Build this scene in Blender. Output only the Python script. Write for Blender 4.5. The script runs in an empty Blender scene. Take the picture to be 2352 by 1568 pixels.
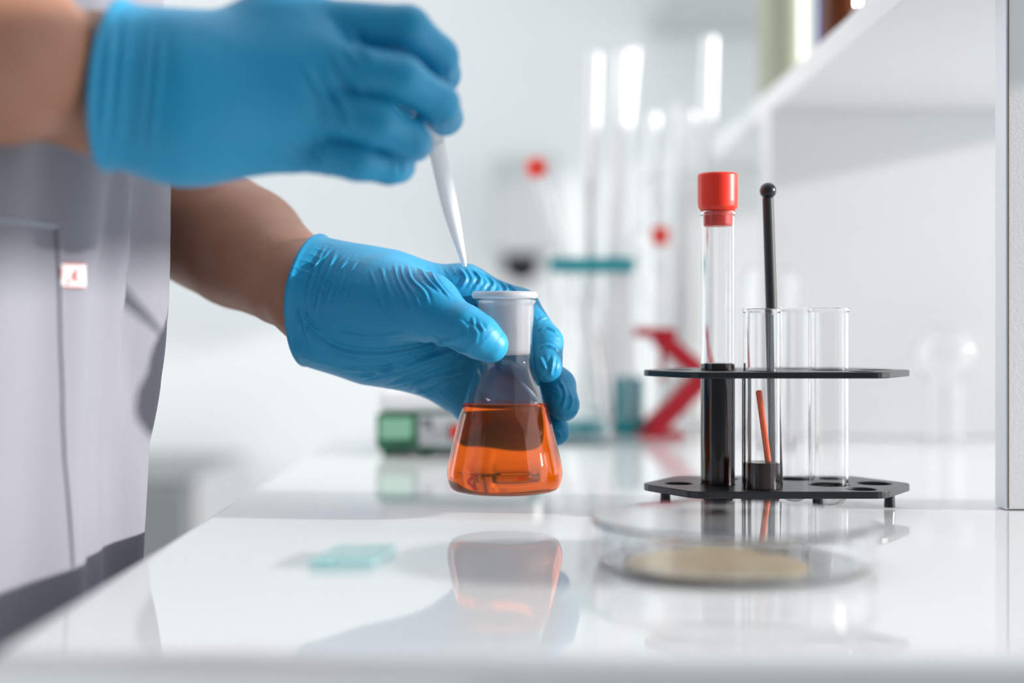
import bpy, bmesh, math, random
import numpy as np
from mathutils import Vector, Matrix
random.seed(7)
rng = np.random.default_rng(7)
SC = bpy.context.scene
COL = SC.collection
PI = math.pi

# ------------------------------------------------------------------ camera
FPX, CX, HY = 3266.7, 1176.0, 745.0
ZC = 0.996                       # lens height; the worktop is at 0.900
ZT = 0.900
cam = bpy.data.cameras.new('camera'); cob = bpy.data.objects.new('camera', cam); COL.objects.link(cob)
cam.lens = 50.0; cam.sensor_width = 36.0; cam.sensor_fit = 'HORIZONTAL'
cam.shift_y = -39.0 / 2352.0
cam.clip_start = 0.02
cob.location = (0, 0, ZC); cob.rotation_euler = (PI / 2, 0, 0)
cam.dof.use_dof = True; cam.dof.focus_distance = 0.715; cam.dof.aperture_fstop = 2.6
SC.camera = cob

def P(px, py, d):
    return np.array(((px - CX) / FPX * d, d, ZC + (HY - py) / FPX * d))

# ------------------------------------------------------------------ materials
def mat(name, color, rough=0.5, spec=0.5, metal=0.0, trans=0.0, ior=1.5, sss=0.0, sss_rad=(1, .3, .15),
        bump=None, var=None, coat=0.0, emit=None, sheen=0.0):
    m = bpy.data.materials.new(name); m.use_nodes = True
    nt = m.node_tree; b = nt.nodes['Principled BSDF']
    b.inputs['Base Color'].default_value = (*color, 1)
    b.inputs['Roughness'].default_value = rough
    b.inputs['Specular IOR Level'].default_value = spec
    b.inputs['Metallic'].default_value = metal
    b.inputs['Transmission Weight'].default_value = trans
    b.inputs['IOR'].default_value = ior
    if coat: b.inputs['Coat Weight'].default_value = coat; b.inputs['Coat Roughness'].default_value = 0.05
    if sheen: b.inputs['Sheen Weight'].default_value = sheen
    if sss:
        b.inputs['Subsurface Weight'].default_value = sss
        b.inputs['Subsurface Radius'].default_value = sss_rad
        b.inputs['Subsurface Scale'].default_value = 0.004
    tc = nt.nodes.new('ShaderNodeTexCoord')
    if bump:                                   # list of (scale, strength, stretch)
        prev = None
        for (sc, st, stretch) in bump:
            mp = nt.nodes.new('ShaderNodeMapping'); mp.inputs['Scale'].default_value = stretch
            nz = nt.nodes.new('ShaderNodeTexNoise'); nz.inputs['Scale'].default_value = sc; nz.inputs['Detail'].default_value = 3
            bp = nt.nodes.new('ShaderNodeBump'); bp.inputs['Strength'].default_value = st; bp.inputs['Distance'].default_value = 0.001
            nt.links.new(tc.outputs['Object'], mp.inputs['Vector']); nt.links.new(mp.outputs[0], nz.inputs['Vector'])
            nt.links.new(nz.outputs['Fac'], bp.inputs['Height'])
            if prev: nt.links.new(prev.outputs[0], bp.inputs['Normal'])
            prev = bp
        nt.links.new(prev.outputs[0], b.inputs['Normal'])
    if var:                                    # (scale, second colour, low, high)
        sc, c2, lo, hi = var
        nz = nt.nodes.new('ShaderNodeTexNoise'); nz.inputs['Scale'].default_value = sc; nz.inputs['Detail'].default_value = 4
        rp = nt.nodes.new('ShaderNodeValToRGB')
        rp.color_ramp.elements[0].position = lo; rp.color_ramp.elements[1].position = hi
        rp.color_ramp.elements[0].color = (*color, 1); rp.color_ramp.elements[1].color = (*c2, 1)
        nt.links.new(tc.outputs['Object'], nz.inputs['Vector'])
        nt.links.new(nz.outputs['Fac'], rp.inputs['Fac']); nt.links.new(rp.outputs[0], b.inputs['Base Color'])
    if emit:
        b.inputs['Emission Color'].default_value = (*emit[0], 1); b.inputs['Emission Strength'].default_value = emit[1]
    return m

I1 = (1, 1, 1)
M = {}
M['glove'] = mat('blue_nitrile', (0.009, 0.27, 0.50), 0.45, 0.4, sss=0.08, sss_rad=(.3, .6, 1), bump=[(900, .12, I1), (130, .25, (1, 1, 1))],
                 var=(14, (0.016, 0.32, 0.57), .35, .7))
M['skin'] = mat('skin', (0.36, 0.165, 0.10), 0.5, 0.4, sss=0.15, bump=[(350, .18, I1), (60, .2, I1)], var=(18, (0.44, 0.215, 0.14), .35, .7))
M['hair'] = mat('dark_hair', (0.03, 0.02, 0.015), 0.6, bump=[(300, .5, (1, 1, .2))])
def cloth_material():
    m = mat('grey_lilac_twill', (0.235, 0.235, 0.272), 0.85, 0.2, sheen=0.2)
    nt = m.node_tree; b = nt.nodes['Principled BSDF']; tc = nt.nodes.new('ShaderNodeTexCoord')
    w = nt.nodes.new('ShaderNodeTexWave'); w.inputs['Scale'].default_value = 420; w.inputs['Distortion'].default_value = 1.5
    w.bands_direction = 'DIAGONAL'
    nz = nt.nodes.new('ShaderNodeTexNoise'); nz.inputs['Scale'].default_value = 1800
    ad = nt.nodes.new('ShaderNodeMath'); ad.operation = 'ADD'
    bp = nt.nodes.new('ShaderNodeBump'); bp.inputs['Strength'].default_value = 0.22; bp.inputs['Distance'].default_value = 0.0006
    nt.links.new(tc.outputs['Object'], w.inputs['Vector']); nt.links.new(tc.outputs['Object'], nz.inputs['Vector'])
    nt.links.new(w.outputs['Fac'], ad.inputs[0]); nt.links.new(nz.outputs['Fac'], ad.inputs[1])
    nt.links.new(ad.outputs[0], bp.inputs['Height']); nt.links.new(bp.outputs[0], b.inputs['Normal'])
    return m
M['cloth'] = cloth_material()
M['thread'] = mat('grey_thread', (0.34, 0.35, 0.41), 0.9)
M['trousers'] = mat('dark_navy_cloth', (0.015, 0.018, 0.026), 0.9)
M['shoe'] = mat('black_leather', (0.02, 0.02, 0.02), 0.4)
M['tag'] = mat('white_woven_tag', (0.85, 0.80, 0.80), 0.8)
M['tagred'] = mat('red_thread', (0.55, 0.05, 0.03), 0.8)
M['counter'] = mat('white_gloss_laminate', (0.80, 0.81, 0.82), 0.03, 0.62, ior=1.52, bump=[(24, .010, (1, 6, 1)), (500, .006, I1)])
M['counterbase'] = mat('pale_grey_laminate', (0.7, 0.71, 0.72), 0.4)
M['panel'] = mat('white_melamine', (0.80, 0.81, 0.82), 0.45, 0.4, bump=[(700, .12, I1)])
M['edge'] = mat('white_edge_band', (0.84, 0.86, 0.92), 0.35)
M['seam'] = mat('brown_glue_line', (0.16, 0.10, 0.06), 0.8)
M['wall'] = mat('white_wall_paint', (0.80, 0.82, 0.83), 0.8, 0.2, bump=[(200, .06, I1)])
M['backblock'] = mat('grey_blocker_paint', (0.18, 0.20, 0.22), 0.8, 0.2)  # dim tone for the unseen wall that cuts camera-side light
M['floor'] = mat('pale_vinyl_floor', (0.55, 0.57, 0.58), 0.35, var=(9, (0.60, 0.62, 0.63), .3, .7))
M['glass'] = mat('clear_glass', (1, 1, 1), 0.0, 0.5, trans=1.0, ior=1.47)
M['thinplastic'] = mat('clear_polystyrene', (0.98, 0.985, 0.99), 0.02, 0.5, trans=1.0, ior=1.5)
M['liquid'] = mat('orange_liquid', (1.0, 0.150, 0.0004), 0.0, 0.4, trans=0.91, ior=1.34)
M['darkliquid'] = mat('dark_red_liquid', (0.012, 0.0008, 0.0006), 0.15, 0.25)
M['milky'] = mat('milky_plastic', (0.93, 0.93, 0.97), 0.30, 0.5, trans=0.6, ior=1.35)
M['pipette'] = mat('translucent_pipette_plastic', (0.93, 0.95, 0.98), 0.25, 0.5, trans=0.35, ior=1.3)
M['black'] = mat('black_plastic', (0.010, 0.012, 0.014), 0.28, 0.5)
M['blackmatt'] = mat('black_rubber', (0.02, 0.022, 0.024), 0.5)
M['red'] = mat('red_plastic', (0.88, 0.035, 0.012), 0.35, sss=0.1)
M['darkred'] = mat('crimson_plastic', (0.42, 0.006, 0.02), 0.3)
M['orange'] = mat('orange_plastic', (0.95, 0.13, 0.03), 0.35)
M['agar'] = mat('beige_agar', (0.62, 0.42, 0.18), 0.4, var=(60, (0.74, 0.56, 0.30), .4, .65))
M['tealglass'] = mat('teal_glass', (0.62, 0.93, 0.93), 0.02, 0.5, trans=0.8, ior=1.5)
M['teal'] = mat('teal_plastic', (0.02, 0.33, 0.38), 0.3)
M['whiteglass'] = mat('white_milk_glass', (0.97, 0.98, 0.98), 0.2, 0.6)
M['green'] = mat('dark_green_enamel', (0.02, 0.13, 0.065), 0.35)
M['palegreen'] = mat('pale_green_plate', (0.24, 0.50, 0.34), 0.4)
M['white'] = mat('white_plastic', (0.85, 0.86, 0.87), 0.35)
M['cream'] = mat('cream_green_plastic', (0.36, 0.39, 0.29), 0.4)
M['amber'] = mat('amber_glass', (0.16, 0.035, 0.004), 0.05, 0.5, trans=0.35)
M['labelblue'] = mat('blue_print', (0.09, 0.18, 0.62), 0.5)
M['grey'] = mat('light_grey_metal', (0.52, 0.54, 0.55), 0.5)
M['midgrey'] = mat('mid_grey_paint', (0.20, 0.21, 0.215), 0.6)
M['darkgrey'] = mat('dark_grey_print', (0.10, 0.10, 0.115), 0.5)

# ------------------------------------------------------------------ object helpers
ROOTLOC = {}
def root_of(o):
    while o.parent is not None: o = o.parent
    return o
def tag(o, label, cat, group=None):
    o['label'] = label; o['category'] = cat
    if group: o['group'] = group
    return o
def thing(name, loc, label, cat, group=None):
    o = bpy.data.objects.new(name, None); COL.objects.link(o); o.location = tuple(float(v) for v in loc)
    o.empty_display_size = 0.02
    ROOTLOC[o.name] = np.array(loc, float)
    return tag(o, label, cat, group)
def link(name, V, F, material, parent=None, smooth=True, loc=None, mats=None, fm=None):
    """V in world metres; the mesh is stored relative to its thing's base."""
    V = np.asarray(V, float)
    if parent is not None: off = ROOTLOC[root_of(parent).name]
    else: off = np.zeros(3) if loc is None else np.asarray(loc, float)
    me = bpy.data.meshes.new(name)
    me.from_pydata([tuple(v) for v in (V - off)], [], [tuple(f) for f in F])
    me.update()
    o = bpy.data.objects.new(name, me); COL.objects.link(o)
    for mm in (mats or [material]): me.materials.append(mm)
    if fm is not None: me.polygons.foreach_set('material_index', np.asarray(fm, np.int32))
    if smooth: me.polygons.foreach_set('use_smooth', np.ones(len(me.polygons), bool))
    if parent is not None: o.parent = parent
    else:
        o.location = tuple(off); ROOTLOC[o.name] = off
    return o
def struct(o): o['kind'] = 'structure'; return o

class Shape:
    def __init__(s): s.V = []; s.F = []
    def add(s, V, F):
        b = len(s.V); s.V.extend([tuple(map(float, v)) for v in V]); s.F.extend([tuple(i + b for i in f) for f in F]); return s
    def link(s, name, material, parent=None, smooth=True, loc=None): return link(name, s.V, s.F, material, parent, smooth, loc)

def box(x0, x1, y0, y1, z0, z1, bevel=0.0, seg=2):
    bm = bmesh.new(); bmesh.ops.create_cube(bm, size=1)
    for v in bm.verts:
        v.co = Vector(((x0 + x1) / 2 + v.co.x * (x1 - x0), (y0 + y1) / 2 + v.co.y * (y1 - y0), (z0 + z1) / 2 + v.co.z * (z1 - z0)))
    if bevel: bmesh.ops.bevel(bm, geom=bm.edges[:], offset=bevel, segments=seg, profile=0.5, affect='EDGES', clamp_overlap=True)
    bm.verts.index_update()
    V = [tuple(v.co) for v in bm.verts]; F = [tuple(v.index for v in f.verts) for f in bm.faces]
    bm.free(); return V, F
def mkbox(name, x0, x1, y0, y1, z0, z1, material, parent=None, bevel=0.0, loc=None, seg=2):
    V, F = box(x0, x1, y0, y1, z0, z1, bevel, seg)
    o = link(name, V, F, material, parent, smooth=bool(bevel), loc=loc)
    if bevel:
        wn = o.modifiers.new('wn', 'WEIGHTED_NORMAL'); wn.keep_sharp = True
    return o
def frame_for(axis):
    a = np.asarray(axis, float); a = a / np.linalg.norm(a)
    t = np.array((0, 0, 1.0)) if abs(a[2]) < .9 else np.array((1.0, 0, 0))
    u = np.cross(t, a); u /= np.linalg.norm(u); v = np.cross(a, u)
    return u, v, a
def lathe(profile, c=(0, 0, 0), axis=(0, 0, 1), n=64):
    """profile: (radius, height) running outside bottom -> top -> inside; r == 0 closes."""
    u, v, a = frame_for(axis); c = np.asarray(c, float)
    V = []; F = []; rings = []
    full = [profile[0]]
    for (r0, h0), (r1, h1) in zip(profile[:-1], profile[1:]):     # holding loops beside every corner
        L = math.hypot(r1 - r0, h1 - h0)
        if L > .0022:
            e = min(.0005, L * .2) / L
            for t in ((e, 1 - e) if r0 > 1e-9 and r1 > 1e-9 else (1 - e,) if r0 < 1e-9 else (e,)):
                full.append((r0 + (r1 - r0) * t, h0 + (h1 - h0) * t))
        full.append((r1, h1))
    for r, h in full:
        if r < 1e-9: rings.append([len(V)]); V.append(c + a * h)
        else:
            rings.append(list(range(len(V), len(V) + n)))
            for k in range(n):
                t = 2 * PI * k / n; V.append(c + a * h + (u * math.cos(t) + v * math.sin(t)) * r)
    for A, B in zip(rings[:-1], rings[1:]):
        for k in range(n):
            k2 = (k + 1) % n
            if len(A) == 1 and len(B) == 1: break
            if len(A) == 1: F.append((A[0], B[k2], B[k]))
            elif len(B) == 1: F.append((A[k], A[k2], B[0]))
            else: F.append((A[k], A[k2], B[k2], B[k]))
    return V, F
def rod(p, q, r0, r1=None, n=24, round_end=True):
    p = np.asarray(p, float); q = np.asarray(q, float); L = np.linalg.norm(q - p); r1 = r0 if r1 is None else r1
    prof = [(0, -r0 * .6 if round_end else 0)]
    if round_end: prof += [(r0 * .6, -r0 * .45), (r0 * .9, -r0 * .2)]
    prof += [(r0, 0), (r1, L)]
    if round_end: prof += [(r1 * .9, L + r1 * .2), (r1 * .6, L + r1 * .45)]
    prof += [(0, L + (r1 * .6 if round_end else 0))]
    return lathe(prof, p, q - p, n)
def smoothed(pts, n=6):
    """Catmull-Rom through profile points."""
    pts = [np.asarray(p, float) for p in pts]; out = []
    ext = [2 * pts[0] - pts[1]] + pts + [2 * pts[-1] - pts[-2]]
    for i in range(1, len(ext) - 2):
        p0, p1, p2, p3 = ext[i - 1:i + 3]
        for k in range(n):
            t = k / n
            out.append(.5 * ((2 * p1) + (p2 - p0) * t + (2 * p0 - 5 * p1 + 4 * p2 - p3) * t * t + (3 * p1 - p0 - 3 * p2 + p3) * t ** 3))
    out.append(pts[-1]); return [tuple(p) for p in out]
def vessel(outer, wall, base, rim=True):
    """closed glass shell from an outer profile [(r,h)...] bottom to top"""
    prof = [(0, outer[0][1])] + list(outer)
    rt, ht = outer[-1]
    prof += [(rt - wall * .3, ht + wall * .3), (rt - wall * .7, ht + wall * .3)]
    inner = [(max(r - wall, 0.0004), h) for r, h in outer if h >= outer[0][1] + base]
    prof += list(reversed(inner)) + [(0, inner[0][1])]
    return prof
def plate_with_holes(name, outline, holes, z0, z1, material, parent, bevel=0.0005):
    cu = bpy.data.curves.new(name, 'CURVE'); cu.dimensions = '2D'; cu.fill_mode = 'BOTH'
    cu.extrude = (z1 - z0) / 2 - bevel; cu.bevel_depth = bevel; cu.bevel_resolution = 1
    def spl(pts):
        s = cu.splines.new('POLY'); s.points.add(len(pts) - 1); s.use_cyclic_u = True
        for p, co in zip(s.points, pts): p.co = (co[0], co[1], 0, 1)
    spl(outline)
    for (hx, hy, hr) in holes:
        spl([(hx + hr * math.cos(2 * PI * k / 40), hy + hr * math.sin(2 * PI * k / 40)) for k in range(40)])
    tmp = bpy.data.objects.new(name, cu); COL.objects.link(tmp)
    dg = bpy.context.evaluated_depsgraph_get()
    me = bpy.data.meshes.new_from_object(tmp.evaluated_get(dg))
    V = np.array([v.co[:] for v in me.vertices]); F = [tuple(p.vertices) for p in me.polygons]
    bpy.data.objects.remove(tmp); bpy.data.curves.remove(cu); bpy.data.meshes.remove(me)
    V[:, 2] += (z0 + z1) / 2
    return link(name, V, F, material, parent, smooth=False)

# ------------------------------------------------------------------ implicit surfaces (hands, arms)
def smin(a, b, k):
    h = np.clip(.5 + .5 * (b - a) / k, 0, 1)
    return b * (1 - h) + a * h - k * h * (1 - h)
def rc(p, a, b, ra, rb):
    ba = b - a; t = np.clip(((p - a) @ ba) / (ba @ ba), 0, 1)
    q = p - a - t[:, None] * ba
    return np.sqrt((q * q).sum(1)) - (ra + (rb - ra) * t)
def chain(p, pts, k):
    r = None
    for (a, ra), (b, rb) in zip(pts[:-1], pts[1:]):
        d = rc(p, a, b, ra, rb); r = d if r is None else smin(r, d, k)
    return r
def sdf_mesh(f, lo, hi, h):
    lo = np.asarray(lo, float); hi = np.asarray(hi, float); B = 4
    nb = np.ceil((hi - lo) / (h * B)).astype(int) + 1
    n = nb * B
    g = np.stack(np.meshgrid(*[np.arange(k) for k in nb], indexing='ij'), -1).reshape(-1, 3)
    cc = lo + (g * B + (B - 1) / 2) * h
    cv = f(cc)
    Vv = np.repeat(np.repeat(np.repeat(np.where(cv > 0, 1., -1.).reshape(nb), B, 0), B, 1), B, 2).astype(np.float32)
    act = g[np.abs(cv) < h * B * 1.25]
    o = np.stack(np.meshgrid(*[np.arange(B)] * 3, indexing='ij'), -1).reshape(-1, 3)
    idx = (act[:, None, :] * B + o[None]).reshape(-1, 3)
    for s in range(0, len(idx), 400000):
        ii = idx[s:s + 400000]
        Vv[ii[:, 0], ii[:, 1], ii[:, 2]] = f(lo + ii * h)
    ins = Vv < 0
    cnt = np.zeros(tuple(n - 1), np.int8)
    for dx in (0, 1):
        for dy in (0, 1):
            for dz in (0, 1):
                cnt += ins[dx:n[0] - 1 + dx, dy:n[1] - 1 + dy, dz:n[2] - 1 + dz]
    ci = np.argwhere((cnt > 0) & (cnt < 8))
    vid = -np.ones(tuple(n - 1), np.int64); vid[ci[:, 0], ci[:, 1], ci[:, 2]] = np.arange(len(ci))
    acc = np.zeros((len(ci), 3)); w = np.zeros(len(ci))
    cor = [np.array(c) for c in ((0,0,0),(1,0,0),(0,1,0),(1,1,0),(0,0,1),(1,0,1),(0,1,1),(1,1,1))]
    for a in range(8):
        for b in range(a + 1, 8):
            if np.abs(cor[a] - cor[b]).sum() != 1: continue
            va = Vv[tuple((ci + cor[a]).T)]; vb = Vv[tuple((ci + cor[b]).T)]
            m = (va < 0) != (vb < 0)
            t = np.where(m, va / np.where(m, va - vb, 1), 0)
            acc += np.where(m[:, None], cor[a] + t[:, None] * (cor[b] - cor[a]), 0); w += m
    V = lo + (ci + acc / w[:, None]) * h
    faces = []
    for ax in range(3):
        u, v = [(1, 2), (2, 0), (0, 1)][ax]
        s0 = [slice(None)] * 3; s1 = [slice(None)] * 3
        s0[ax] = slice(0, -1); s1[ax] = slice(1, None)
        ch = ins[tuple(s0)] != ins[tuple(s1)]
        e = np.argwhere(ch)
        e = e[(e[:, u] > 0) & (e[:, v] > 0) & (e[:, u] < n[u] - 1) & (e[:, v] < n[v] - 1)]
        du = np.zeros(3, int); du[u] = 1; dv = np.zeros(3, int); dv[v] = 1
        q = np.stack([vid[tuple((e - du - dv).T)], vid[tuple((e - dv).T)], vid[tuple(e.T)], vid[tuple((e - du).T)]], 1)
        flip = ~ins[tuple(e.T)]
        q[flip] = q[flip][:, ::-1]
        faces.append(q)
    F = np.concatenate(faces); F = F[(F >= 0).all(1)]
    return V, F
def vnormals(V, F):
    nrm = np.cross(V[F[:, 2]] - V[F[:, 0]], V[F[:, 3]] - V[F[:, 1]])
    N = np.zeros_like(V)
    for k in range(4): np.add.at(N, F[:, k], nrm)
    return N / (np.linalg.norm(N, axis=1)[:, None] + 1e-12)
def march(f, px, py, d0, d1):
    d = np.linspace(d0, d1, 500)
    pts = np.stack([(px - CX) / FPX * d, d, ZC + (HY - py) / FPX * d], 1)
    v = f(pts); i = np.argmax(v < 0)
    return pts[i] if v[i] < 0 else None
def wobble(p, s, seed):
    r = np.random.default_rng(seed); out = 0
    for k in range(5):
        w = r.normal(size=3); w /= np.linalg.norm(w)
        out = out + np.sin(p @ w * s * (.6 + .5 * k) + r.uniform(0, 6.28)) / (1 + .5 * k)
    return out / 2.2

def hand_sdf(h, shrink=0.0):
    palm = h['palm']; fingers = h['fingers']; kp = h.get('kp', .012)
    def f(p):
        pl = None
        for (a, b, ra, rb) in palm:
            d = rc(p, a, b, ra - shrink, rb - shrink); pl = d if pl is None else smin(pl, d, kp)
        tot = pl
        for fi, kj in fingers:
            d = chain(p, [(q, r - shrink) for q, r in fi], .003)
            tot = smin(tot, smin(pl, d, kj), .0012)
        return tot
    return f
def seg(a, b, ra, rb): return (P(*a), P(*b), ra, rb)
def fing(*js): return [(P(*j[:3]), j[3]) for j in js]

# lower (left) hand, holding the flask
LH = dict(kp=.013, palm=[
    seg((731, 626, .748), (880, 668, .745), .0150, .0195),
    seg((694, 712, .750), (850, 780, .750), .0150, .0205),
    seg((702, 668, .7505), (800, 698, .748), .0258, .0210),
    seg((830, 690, .735), (985, 706, .716), .0215, .0150),
    seg((790, 657, .748), (1065, 664, .746), .0165, .0115),
    seg((780, 694, .755), (1075, 738, .765), .0170, .0125),
    seg((760, 735, .755), (1060, 815, .766), .0180, .0125),
    seg((745, 765, .752), (1030, 876, .764), .0165, .0110),
    seg((870, 765, .738), (1000, 815, .748), .0135, .0130)],
    fingers=[
    (fing((1065, 664, .746, .0115), (1194, 707, .7495, .0097), (1253, 785, .7345, .0086), (1257, 843, .7235, .0078)), .010),
    (fing((1075, 738, .765, .0120), (1215, 830, .763, .0098), (1281, 886, .744, .0090), (1295, 931, .732, .0081)), .010),
    (fing((1060, 815, .766, .0120), (1195, 920, .770, .0095), (1258, 962, .754, .0086), (1276, 990, .744, .0077)), .010),
    (fing((1030, 876, .764, .0105), (1105, 968, .777, .0088), (1180, 1026, .770, .0080), (1212, 1036, .760, .0074)), .010),
    (fing((880, 690, .728, .0190), (978, 706, .711, .0138), (1066, 752, .6985, .0112), (1098, 772, .6965, .0106), (1127, 792, .6975, .0088)), .012)])
LW = P(711, 668, .749); LAX = P(420, 490, .84) - LW; LAX = LAX / np.linalg.norm(LAX); LCUT = P(403, 612, .776) - LW; LCUT = LCUT / np.linalg.norm(LCUT)
# upper (right) hand, holding the pipette
RH = dict(kp=.014, palm=[
    seg((236, 118, .562), (385, 138, .570), .0176, .0152),
    seg((215, 268, .562), (440, 298, .572), .0165, .0185),
    seg((214, 188, .5612), (390, 205, .569), .0286, .0210),
    seg((420, 140, .574), (640, 78, .590), .0165, .0150),
    seg((640, 78, .590), (715, 66, .594), .0150, .0130),
    seg((420, 185, .568), (745, 152, .582), .0185, .0132),
    seg((420, 240, .568), (722, 240, .582), .0200, .0128),
    seg((420, 300, .572), (665, 328, .588), .0185, .0120),
    seg((440, 150, .592), (640, 90, .618), .0140, .0120)],
    fingers=[
    (fing((715, 66, .594, .0130), (935, 66, .588, .0095), (1003, 130, .601, .0087), (1017, 172, .617, .0079)), .0035),
    (fing((745, 152, .582, .0128), (922, 180, .576, .0093), (1005, 238, .590, .0086), (1021, 270, .614, .0080)), .0035),
    (fing((722, 240, .582, .0122), (868, 280, .576, .0091), (938, 316, .587, .0084), (952, 328, .603, .0080)), .0035),
    (fing((665, 328, .588, .0114), (820, 366, .584, .0084), (893, 378, .595, .0078), (914, 382, .605, .0074)), .0035),
    (fing((600, 90, .616, .0130), (780, 110, .644, .0110), (885, 150, .656, .0096), (950, 222, .649, .0086)), .010)])
RW = P(256, 190, .561); RAX = P(0, 125, .53) - RW; RAX = RAX / np.linalg.norm(RAX); RCUT = P(0, 158, .562) - RW; RCUT = RCUT / np.linalg.norm(RCUT)

def cuffed(h, W, AX, arm_r, axis_hint=None):
    base = hand_sdf(h)
    def f(p):
        d = base(p)
        s = (p - W) @ AX                       # > 0 beyond the hem, towards the elbow
        q = p - W - s[:, None] * AX
        rad = np.sqrt((q * q).sum(1))
        d = d - .0010 * np.exp(-((s + .0016) / .0013) ** 2)            # rolled hem
        d = d - .0009 * np.clip((s + .03) / .03, 0, 1) ** 2             # loose end
        return np.maximum(d, s)
    return f

def ridge(x): return (1 - np.abs(np.sin(x))) ** 2

def build_glove(name, h, W, AX, wr, creases, parent, res, label):
    f = cuffed(h, W, AX, 0)
    pts = [W - AX * .01]
    for a, b, ra, rb in h['palm']: pts += [a, b]
    for fi, _ in h['fingers']: pts += [q for q, r in fi]
    pts = np.array(pts)
    V, F = sdf_mesh(f, pts.min(0) - .03, pts.max(0) + .03, res)
    N = vnormals(V, F)
    D = np.zeros(len(V))
    for (c, rad, dirn, spacing, amp, seed, warp) in wr:
        dirn = np.asarray(dirn, float); dirn /= np.linalg.norm(dirn)
        c = np.asarray(c)
        m = np.exp(-(((V - c) ** 2).sum(1)) / rad ** 2)
        ph = (V @ dirn) / spacing * PI + 1.5 * warp * wobble(V, 70, seed) + 1.0 * warp * wobble(V, 190, seed + 5) + .5 * wobble(V, 420, seed + 2)
        am = np.clip(wobble(V, 150, seed + 9) + .25, 0, 1.3)
        D += .75 * amp * m * am * (ridge(ph) - .3)
    rs = np.random.default_rng(5)
    for path, amp, wd in creases:
        pts = [march(f, q[0], q[1], .50, .80) for q in smoothed(path, 4)]
        pts = [q for q in pts if q is not None]
        if len(pts) < 2: continue
        pts = np.array(pts); c = pts.mean(0); R = np.abs(pts - c).max() + .01
        near = np.where((np.abs(V - c) < R).all(1))[0]
        dm = np.full(len(near), 1e9); tm = np.zeros(len(near)); Q = V[near]
        for k in range(len(pts) - 1):
            a = pts[k]; ba = pts[k + 1] - a
            t = np.clip(((Q - a) @ ba) / (ba @ ba + 1e-12), 0, 1); dd = np.linalg.norm(Q - a - t[:, None] * ba, axis=1)
            b = dd < dm; dm[b] = dd[b]; tm[b] = (k + t[b]) / (len(pts) - 1)
        fade = np.clip(np.sin(np.clip(tm, .02, .98) * PI) * 1.6, 0, 1)
        D[near] += amp * fade * (np.exp(-(dm / wd) ** 2) - .55 * np.exp(-((dm - 1.9 * wd) / (1.1 * wd)) ** 2))
    D += .00022 * wobble(V, 220, 3) + .00025 * wobble(V, 90, 4)
    V = V + N * D[:, None]
    o = link(name, V, F, M['glove'], parent)
    if label: o['label'] = label
    return o

# ------------------------------------------------------------------ room
struct(mkbox('floor', -2.2, 2.2, -1.2, 2.75, -0.05, 0.0, M['floor']))
struct(mkbox('wall_far', -2.2, 2.2, 2.60, 2.75, 0.0, 2.9, M['wall']))
struct(mkbox('wall_left', -2.2, -2.05, -1.2, 2.60, 0.0, 2.9, M['wall']))
struct(mkbox('light_block_back', -2.2, 2.2, -1.35, -1.2, 0.0, 2.9, M['backblock']))  # unseen wall added to block light from the camera side
struct(mkbox('light_block_top', -2.2, 2.2, -1.35, 0.62, 2.9, 3.0, M['wall']))  # unseen half ceiling added to block light from above the front
struct(mkbox('baseboard_far', -2.05, 2.2, 2.585, 2.60, 0.0, 0.09, M['white'], bevel=.002))

# ------------------------------------------------------------------ worktop
XL, YF, YB, XR = -0.156, 0.412, 1.38, 0.78
ct = thing('laboratory_counter', (0.3, .9, 0), 'white glossy laboratory worktop with rounded far corner, under the flask and racks', 'counter')
def counter_top():
    R = .20; out = [(XL, YF), (XR, YF), (XR, YB)]
    for k in range(25):
        t = PI / 2 + k / 24 * PI / 2
        out.append((XL + R + R * math.cos(t), YB - R + R * math.sin(t)))
    bm = bmesh.new()
    vs = [bm.verts.new((x, y, ZT - .036)) for x, y in out]
    fc = bm.faces.new(vs)
    r = bmesh.ops.extrude_face_region(bm, geom=[fc])
    for v in [g for g in r['geom'] if isinstance(g, bmesh.types.BMVert)]: v.co.z = ZT
    bmesh.ops.recalc_face_normals(bm, faces=bm.faces[:])
    ed = [e for e in bm.edges if abs(e.verts[0].co.z - e.verts[1].co.z) < 1e-6]
    bmesh.ops.bevel(bm, geom=ed, offset=.008, segments=5, profile=.5, affect='EDGES')
    bm.verts.index_update()
    V = [tuple(v.co) for v in bm.verts]; F = [tuple(v.index for v in f.verts) for f in bm.faces]; bm.free()
    o = link('worktop', V, F, M['counter'], ct)
    o.modifiers.new('wn', 'WEIGHTED_NORMAL')
counter_top()
mkbox('base_cabinet', -.05, .76, .47, 1.28, 0.0, ZT - .0365, M['counterbase'], ct, bevel=.003)

# ------------------------------------------------------------------ shelf unit
SB, ST, SX0, SX1 = ZC + .1816, ZC + .2012, .2197, .535
su = thing('shelf_unit', (.4, 1.2, ZT), 'white melamine shelf unit with upright panels standing on the worktop', 'shelf')
mkbox('shelf_board', SX0, SX1, .30, 1.66, SB, ST, M['panel'], su, bevel=.0012)
mkbox('upright_panel', .2565, .52, .735, .751, ZT + .0005, SB, M['panel'], su, bevel=.0006)
mkbox('edge_band', .2552, .2563, .735, .751, ZT + .0005, SB, M['edge'], su)
mkbox('glue_line', .2562, .2566, .7345, .736, ZT + .0012, SB, M['seam'], su)
mkbox('upright_panel', .2190, .52, 1.206, 1.250, ZT + .0005, SB, M['panel'], su, bevel=.001)
mkbox('upright_panel', .2200, .52, 1.640, 1.656, ZT + .0005 - .9, SB, M['panel'], su, bevel=.001)

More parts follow.
